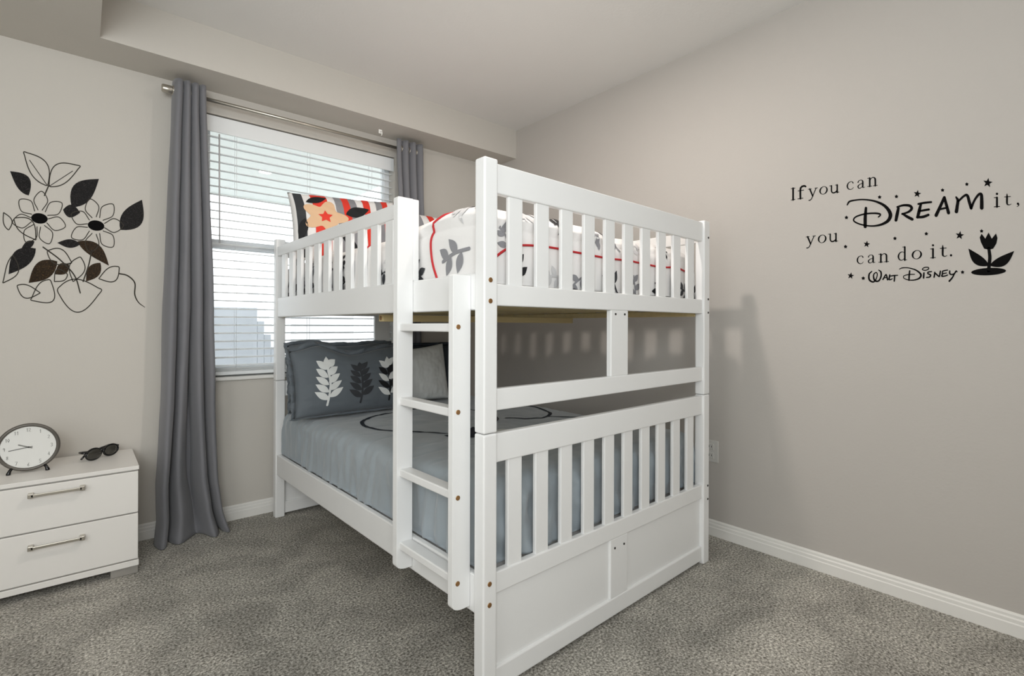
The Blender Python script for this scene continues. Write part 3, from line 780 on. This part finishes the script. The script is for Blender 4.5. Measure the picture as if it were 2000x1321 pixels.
sg = empty('sunglasses', (.055, 3.165, DZ), math.radians(42), 'black folded sunglasses lying on the white nightstand', 'sunglasses')
for sx in (-1, 1):                       # curved lens with a thick rim
    NU, NV = 16, 10; P = np.zeros((NU, NV, 3))
    for i in range(NU):
        for j in range(NV):
            aa = 2*math.pi*i/(NU-1); rr = j/(NV-1)
            u = .031*rr*math.cos(aa)*(1+.12*sx*math.sin(aa)); v = .021*rr*math.sin(aa)
            P[i, j] = (sx*.037+u, -.026+.010*(1-rr*rr)*-1+.25*u*sx*u*10, .0255+v)
    lo = Surf(P, 0, 1, 0, 1).mesh('lens', M['lens'], sg); md = lo.modifiers.new('t', 'SOLIDIFY'); md.thickness = .0015
    bm = bmesh.new(); add_torus(bm, (sx*.037, -.026, .0255), (1, 0, 0), (0, 0, 1), .032, .0036, 28, 8, .0215); from_bm('rim', bm, M['black'], sg, True)
    y_ = .004 if sx < 0 else .012
    tube('temple', [(sx*.070, -.026, .036), (sx*.072, -.012, .037), (sx*.066, y_, .036), (sx*.02, y_+.003, .030), (-sx*.035, y_+.004, .018), (-sx*.052, y_+.002, .006)], [.004, .0045, .005, .004, .0042, .0035], M['black'], sg, 8)
tube('bridge', [(-.010, -.027, .034), (0, -.030, .037), (.010, -.027, .034)], .0034, M['black'], sg, 8)

sg.scale = (1.2, 1.2, 1.2)

# ------------------------------------------------------------------ outlet
ol = empty('wall_outlet', (W, 1.385, .46), 0, 'ivory wall outlet beside the foot of the bunk bed', 'outlet')
box('plate', -.006, 0, -.045, .045, -.06, .06, M['outlet'], ol, .003)
for zc in (-.024, .024):
    sk = box('socket', -.008, -.004, -.02, .02, zc-.017, zc+.017, M['outlet'], ol, .004)
    for yy in (-.007, .007): box('slot', -.0086, -.0078, yy-.0015, yy+.0015, zc-.004, zc+.006, M['hole'], sk)

# ------------------------------------------------------------------ wall decal on the window wall: plain flowers and leaves
wd_c = (-.02, D, 1.6)
fl = empty('wall_decal', wd_c, 0, 'black glitter and outline flower decal above the nightstand', 'decal')
def wall_front(u, v):                    # u, v: zoomed reading of the photograph, laid on the real wall plane
    return on_plane(u*.28, 270+v*.28, (0, 1, 0), (0, D-.0003, 0))-Vector(wd_c)
NF = (0, -1, 0)
def daisy(cx, cy, R, n, rot, sx=1.0):
    a = Art(); b = Art()
    for k in range(n):
        an = rot+2*math.pi*k/n; p = lambda r, d: (cx+sx*r*math.cos(an+d), cy+r*math.sin(an+d))
        a.stroke([p(R*.32, -.25), p(R*.72, -.36), p(R, 0), p(R*.72, .36), p(R*.32, .25)], 6)
    b.fill(ellipse(cx, cy, 58*sx, 36, .15))
    fo = lay_flat('flower', a, wall_front, NF, M['outline'], fl)
    lay_flat('flower_centre', b, wall_front, NF, M['vinyl_black'], fo)
daisy(275, 560, 190, 7, .3); daisy(670, 610, 190, 7, .0)
for base, tip, wdt, bend in [((330, 330), (165, 95), 130, 20), ((345, 335), (560, 195), 140, -30)]:   # outlined buds
    a = Art(); lf = leaf(*base, *tip, wdt, 12, bend); a.stroke(lf, 7, 3, True)
    a.stroke([base, ((base[0]*.5+tip[0]*.5), (base[1]*.5+tip[1]*.5)), (base[0]*.25+tip[0]*.75, base[1]*.25+tip[1]*.75)], 5); lay_flat('bud', a, wall_front, NF, M['outline'], fl)
for base, tip, wdt, bend, m_ in [((200, 400), (70, 230), 105, 25, 'glitter'), ((500, 480), (690, 285), 150, -20, 'glitter'), ((840, 640), (990, 430), 150, 20, 'glitter'), ((440, 500), (560, 520), 90, 0, 'glitter'),
        ((250, 770), (60, 950), 130, 20, 'glitter'), ((400, 860), (200, 1010), 130, 10, 'glitter_brown'), ((560, 740), (400, 730), 60, 0, 'glitter'), ((540, 720), (760, 890), 95, -25, 'glitter_brown'),
        ((700, 870), (600, 1000), 90, 0, 'glitter_brown'), ((480, 880), (385, 950), 80, 0, 'glitter_brown'), ((240, 720), (150, 770), 50, 0, 'glitter')]:
    a = Art(); a.fill(leaf(*base, *tip, wdt, 12, bend)); lay_flat('leaf', a, wall_front, NF, M[m_], fl)
for base, tip, wdt, bend in [((330, 790), (500, 870), 110, 0), ((560, 830), (510, 1000), 110, 0), ((350, 990), (215, 1130), 150, -40), ((400, 1060), (710, 1060), 230, 40), ((90, 820), (20, 1010), 90, -30), ((120, 1030), (280, 1080), 90, 20),
                            ((470, 950), (380, 1000), 90, 20), ((830, 900), (690, 980), 100, -20), ((60, 640), (25, 520), 60, 10), ((100, 560), (250, 710), 110, -20)]:
    a = Art(); a.stroke(leaf(*base, *tip, wdt, 12, bend), 7, 3, True); lay_flat('outlined_leaf', a, wall_front, NF, M['outline'], fl)
a = Art(); a.stroke([(300, 760), (420, 850), (520, 960), (560, 1080)], 9); a.stroke([(640, 780), (620, 880), (580, 1000)], 9); a.stroke([(340, 330), (310, 400)], 9)
lay_flat('stem', a, wall_front, NF, M['outline'], fl)
a = Art(); a.stroke([(830, 945, 9), (890, 960, 9), (940, 1010, 9), (940, 1090, 9), (965, 1145, 7), (1010, 1180, 4)]); lay_flat('tendril', a, wall_front, NF, M['outline'], fl)

# ------------------------------------------------------------------ lettering on the right wall
qc = (W, .58, 1.6)
qd = empty('quote_decal', qc, 0, 'black wall lettering about dreaming, with small stars, on the right wall', 'decal')
def wall_right(u, v): return on_plane(1520+u*.24, 320+v*.24, (1, 0, 0), (W-.0003, 0, 0))-Vector(qc)
NR = (-1, 0, 0)
TH, TN = .165, .065        # thick and thin strokes of the serif letters (x-height = 1)
def serif(ch):
    a = []
    def S(pts, w, curve=False): a.append((pts, w, curve))
    def foot(x, y, r=.2): S([(x-r, y), (x+r, y)], TN)
    if ch == 'I': S([(.2, 0), (.2, 1.4)], TH+.02); foot(.2, .02, .2); foot(.2, 1.38, .2); wdt = .4
    elif ch == 'f': S([(.2, 0), (.2, 1.1), (.3, 1.4), (.5, 1.45), (.6, 1.36)], TH, True); foot(.2, .02); S([(.02, .97), (.45, .97)], TN); wdt = .5
    elif ch == 'y': S([(.12, .98), (.42, .05)], TH); S([(.78, .98), (.42, .05), (.28, -.3), (.1, -.42)], TN+.02); S([(.02, -.4), (.16, -.4)], .1); foot(.12, .97, .16); foot(.78, .97, .14); wdt = .9
    elif ch == 'o': a.append(('O',)); wdt = .95
    elif ch == 'u': S([(.17, .97), (.17, .3), (.28, .06), (.45, .03), (.62, .12), (.72, .25)], TH*.85, True); S([(.74, .97), (.74, 0)], TH); foot(.08, .97, .1); foot(.66, .97, .1); foot(.82, .03, .1); wdt = .95
    elif ch == 'c': S([(.72, .78, .13), (.66, .92, .08), (.48, .98, .06), (.24, .85, .10), (.12, .5, .15), (.22, .16, .12), (.46, .02, .07), (.66, .08, .05), (.76, .22, .04)], None, True); wdt = .82
    elif ch == 'a': S([(.12, .75, .12), (.2, .92, .07), (.38, .98, .06), (.55, .9, .1), (.6, .7, TH), (.6, .15, TH), (.68, .03, .07), (.8, .07, .05)], None, True); S([(.6, .58, .05), (.3, .48, .07), (.13, .3, .12), (.16, .08, .11), (.34, .02, .07), (.58, .18, .05)], None, True); wdt = .85
    elif ch == 'n': S([(.2, 0), (.2, .95)], TH); S([(.22, .72, .05), (.4, .94, .07), (.58, .96, .09), (.72, .8, TH), (.74, .5, TH), (.74, 0, TH)], None, True); foot(.2, .02); foot(.74, .02); foot(.12, .95, .12); wdt = .98
    elif ch == 'i': S([(.2, 0), (.2, .95)], TH); foot(.2, .02); foot(.12, .95, .12); a.append(('.', .2, 1.32, .1)); wdt = .45
    elif ch == 't': S([(.22, 1.3, .05), (.22, .95, TH), (.22, .25, TH), (.3, .06, .1), (.46, .04, .06), (.56, .12, .04)], None, True); S([(.02, .96), (.5, .96)], TN); wdt = .6
    elif ch == 'd': S([(.72, 0), (.72, 1.5)], TH); foot(.64, 1.5, .12); foot(.8, .03, .1); S([(.70, .8, .05), (.5, .97, .06), (.24, .85, .1), (.12, .5, .15), (.2, .15, .12), (.42, .02, .07), (.7, .2, .05)], None, True); wdt = .95
    elif ch == '.': a.append(('.', .15, .08, .1)); wdt = .3
    elif ch == ',': a.append(('.', .15, .1, .1)); S([(.2, .06, .12), (.2, -.12, .07), (.08, -.26, .03)], None, True); wdt = .3
    return a, wdt
def letter(ch, x0, x1, base, slope, xh):
    """x0..x1 and base read off the photograph; slope: rise of the baseline per unit"""
    a = Art(); st_, wdt = serif(ch); k = (x1-x0)/wdt
    q = lambda u, v: (x0+u*k, base+slope*u*k-v*xh)
    m_ = (k+xh)/2
    for s_ in st_:
        if s_[0] == 'O':
            L, R = ellipse(.47, .5, .44, .51, 0, 32), ellipse(.47, .5, .29, .45, -.12, 32)
            a.strips.append(([q(*p) for p in L], [q(*p) for p in R], True))
        elif s_[0] == '.': a.fill(ellipse(*q(s_[1], s_[2]), s_[3]*m_, s_[3]*m_))
        else:
            pts, w_, cv = s_
            P = [(*q(p[0], p[1]), (p[2] if len(p) > 2 else w_)*m_) for p in pts]
            a.stroke(P, None, 5, False, cv)
    lay_flat('letter', a, wall_right, NR, M['vinyl_black'], qd)
for ch, x0, x1, b, sl, xh in [('I', 105, 137, 297, -.17, 68), ('f', 160, 212, 288, -.17, 68), ('y', 248, 318, 272, -.17, 66), ('o', 332, 406, 255, -.17, 64), ('u', 420, 497, 243, -.15, 64), ('c', 553, 616, 216, -.15, 66), ('a', 640, 708, 204, -.15, 68), ('n', 728, 810, 187, -.13, 72),
        ('i', 1758, 1808, 352, -.06, 80), ('t', 1840, 1900, 340, -.08, 72), (',', 1933, 1968, 332, 0, 66),
        ('y', 230, 302, 660, -.13, 66), ('o', 320, 396, 648, -.10, 66), ('u', 410, 487, 638, -.10, 66),
        ('c', 635, 697, 818, -.09, 66), ('a', 725, 792, 811, -.08, 68), ('n', 818, 902, 804, -.09, 70), ('d', 968, 1050, 790, -.08, 72), ('o', 1083, 1174, 780, -.08, 72), ('i', 1240, 1284, 768, -.07, 78), ('t', 1316, 1378, 759, -.08, 72), ('.', 1390, 1422, 752, 0, 80)]:
    letter(ch, x0, x1, b, sl, xh)
def script_letter(strokes):
    a = Art()
    for s_ in strokes:
        pts, w_ = s_[0], s_[1]; a.stroke(pts, w_, 8, len(s_) > 2 and s_[2] == 'closed', True)
    lay_flat('letter', a, wall_right, NR, M['vinyl_black'], qd)
for L in [
    [([(562, 335, 10), (580, 308, 14), (630, 296, 12), (700, 292, 12), (790, 306, 16), (870, 346, 24), (912, 408, 30), (895, 462, 26), (835, 496, 18), (760, 507, 13), (680, 496, 12), (625, 474, 12), (614, 452, 11), (640, 428, 12), (710, 408, 13), (780, 403, 14), (824, 408, 15), (830, 420, 12), (815, 434, 10)], None), ([(714, 360, 20), (708, 440, 26), (708, 512, 26)], None)],
    [([(978, 362, 22), (968, 410, 26), (958, 460, 24)], None), ([(968, 352, 14), (1020, 338, 18), (1070, 342, 22), (1086, 365, 22), (1060, 392, 18), (1008, 410, 14)], None), ([(1010, 406, 14), (1045, 428, 22), (1090, 452, 24)], None)],
    [([(1245, 312, 16), (1190, 318, 18), (1140, 328, 16)], None), ([(1162, 325, 18), (1148, 380, 26), (1135, 435, 24)], None), ([(1140, 388, 14), (1190, 378, 18), (1226, 372, 18)], None), ([(1130, 436, 18), (1180, 432, 22), (1222, 416, 20)], None)],
    [([(1352, 275, 24), (1320, 345, 24), (1285, 420, 28)], None), ([(1352, 275, 22), (1370, 340, 24), (1386, 400, 26)], None), ([(1312, 372, 14), (1345, 364, 16), (1378, 358, 14)], None)],
    [([(1448, 272, 14), (1462, 300, 24), (1456, 350, 26), (1450, 390, 28)], None), ([(1462, 310, 16), (1510, 264, 18), (1538, 258, 22), (1555, 310, 24), (1570, 362, 24)], None), ([(1570, 362, 20), (1596, 300, 18), (1630, 252, 20), (1652, 250, 24), (1656, 300, 28), (1656, 360, 30)], None)],
    [([(762, 876, 8), (740, 900, 12), (742, 945, 14), (775, 962, 12), (798, 935, 8), (806, 900, 8), (796, 885, 8), (776, 905, 10), (784, 948, 14), (815, 955, 12), (836, 920, 12), (836, 882, 12), (818, 866, 8)], None)],
    [([(852, 942, 11), (872, 908, 10), (880, 905, 10), (890, 944, 12)], None), ([(858, 930, 7), (874, 927, 8), (888, 925, 7)], None)],
    [([(908, 905, 11), (904, 928, 12), (902, 942, 11), (916, 943, 9), (928, 936, 8)], None)],
    [([(906, 916, 8), (940, 910, 10), (972, 908, 8)], None), ([(948, 910, 11), (946, 934, 12), (944, 956, 11)], None)],
    [([(986, 858, 6), (1010, 848, 8), (1060, 848, 8), (1120, 866, 11), (1160, 900, 15), (1150, 930, 13), (1110, 946, 10), (1060, 946, 8), (1024, 932, 7), (1022, 914, 7), (1060, 902, 8), (1110, 900, 7)], None), ([(1070, 872, 11), (1066, 910, 13), (1064, 948, 12)], None)],
    [([(1186, 888, 11), (1184, 910, 13), (1183, 930, 12)], None), ([(1172, 860, 7), (1190, 845, 8), (1220, 844, 8), (1222, 858, 8), (1196, 868, 8)], None, 'closed')],
    [([(1248, 878, 9), (1222, 882, 11), (1218, 894, 11), (1240, 906, 12), (1232, 922, 11), (1206, 926, 9)], None)],
    [([(1268, 924, 11), (1272, 904, 12), (1274, 884, 11)], None), ([(1274, 886, 9), (1292, 904, 12), (1308, 918, 11)], None), ([(1312, 918, 10), (1316, 896, 12), (1320, 874, 10)], None)],
    [([(1378, 866, 9), (1352, 870, 10), (1338, 876, 10), (1336, 898, 12), (1332, 916, 11), (1356, 914, 10), (1378, 906, 9)], None), ([(1336, 896, 8), (1354, 892, 9), (1370, 889, 8)], None)],
    [([(1396, 872, 10), (1396, 894, 12), (1412, 902, 11), (1434, 894, 10), (1446, 878, 8)], None), ([(1456, 880, 8), (1448, 872, 8), (1436, 892, 10), (1416, 928, 12), (1392, 956, 14)], None)]]:
    script_letter(L)
for x, y, r in [(1132, 245, 32), (1705, 155, 40), (720, 655, 28), (1477, 583, 36), (590, 912, 28)]:
    a = Art(); a.fill(star(x, y, r, -math.pi/2+.15)); lay_flat('star', a, wall_right, NR, M['vinyl_black'], qd)
for x, y in [(825, 272), (962, 267), (1337, 215), (1535, 167), (555, 438), (548, 675), (950, 608), (1205, 570), (1655, 548), (692, 932), (1500, 883)]:
    a = Art(); a.fill(star(x, y, 16, -math.pi/2, .6)); lay_flat('small_star', a, wall_right, NR, M['vinyl_black'], qd)
# plain black tulip at the end of the text
tp = Art()
tp.fill([(1650, 640), (1640, 600), (1655, 570), (1685, 610), (1712, 560), (1738, 610), (1772, 568), (1784, 605), (1775, 650), (1750, 690), (1715, 702), (1675, 690)])
tp.stroke([(1714, 690, 24), (1722, 760, 28), (1716, 830, 28), (1712, 870, 28)])
tp.fill(leaf(1716, 830, 1548, 690, 80, 12, -22)); tp.fill(leaf(1720, 830, 1920, 710, 80, 12, 22))
tp.fill(ellipse(1712, 878, 142, 30, -.05, 30))
lay_flat('tulip', tp, wall_right, NR, M['vinyl_black'], qd)
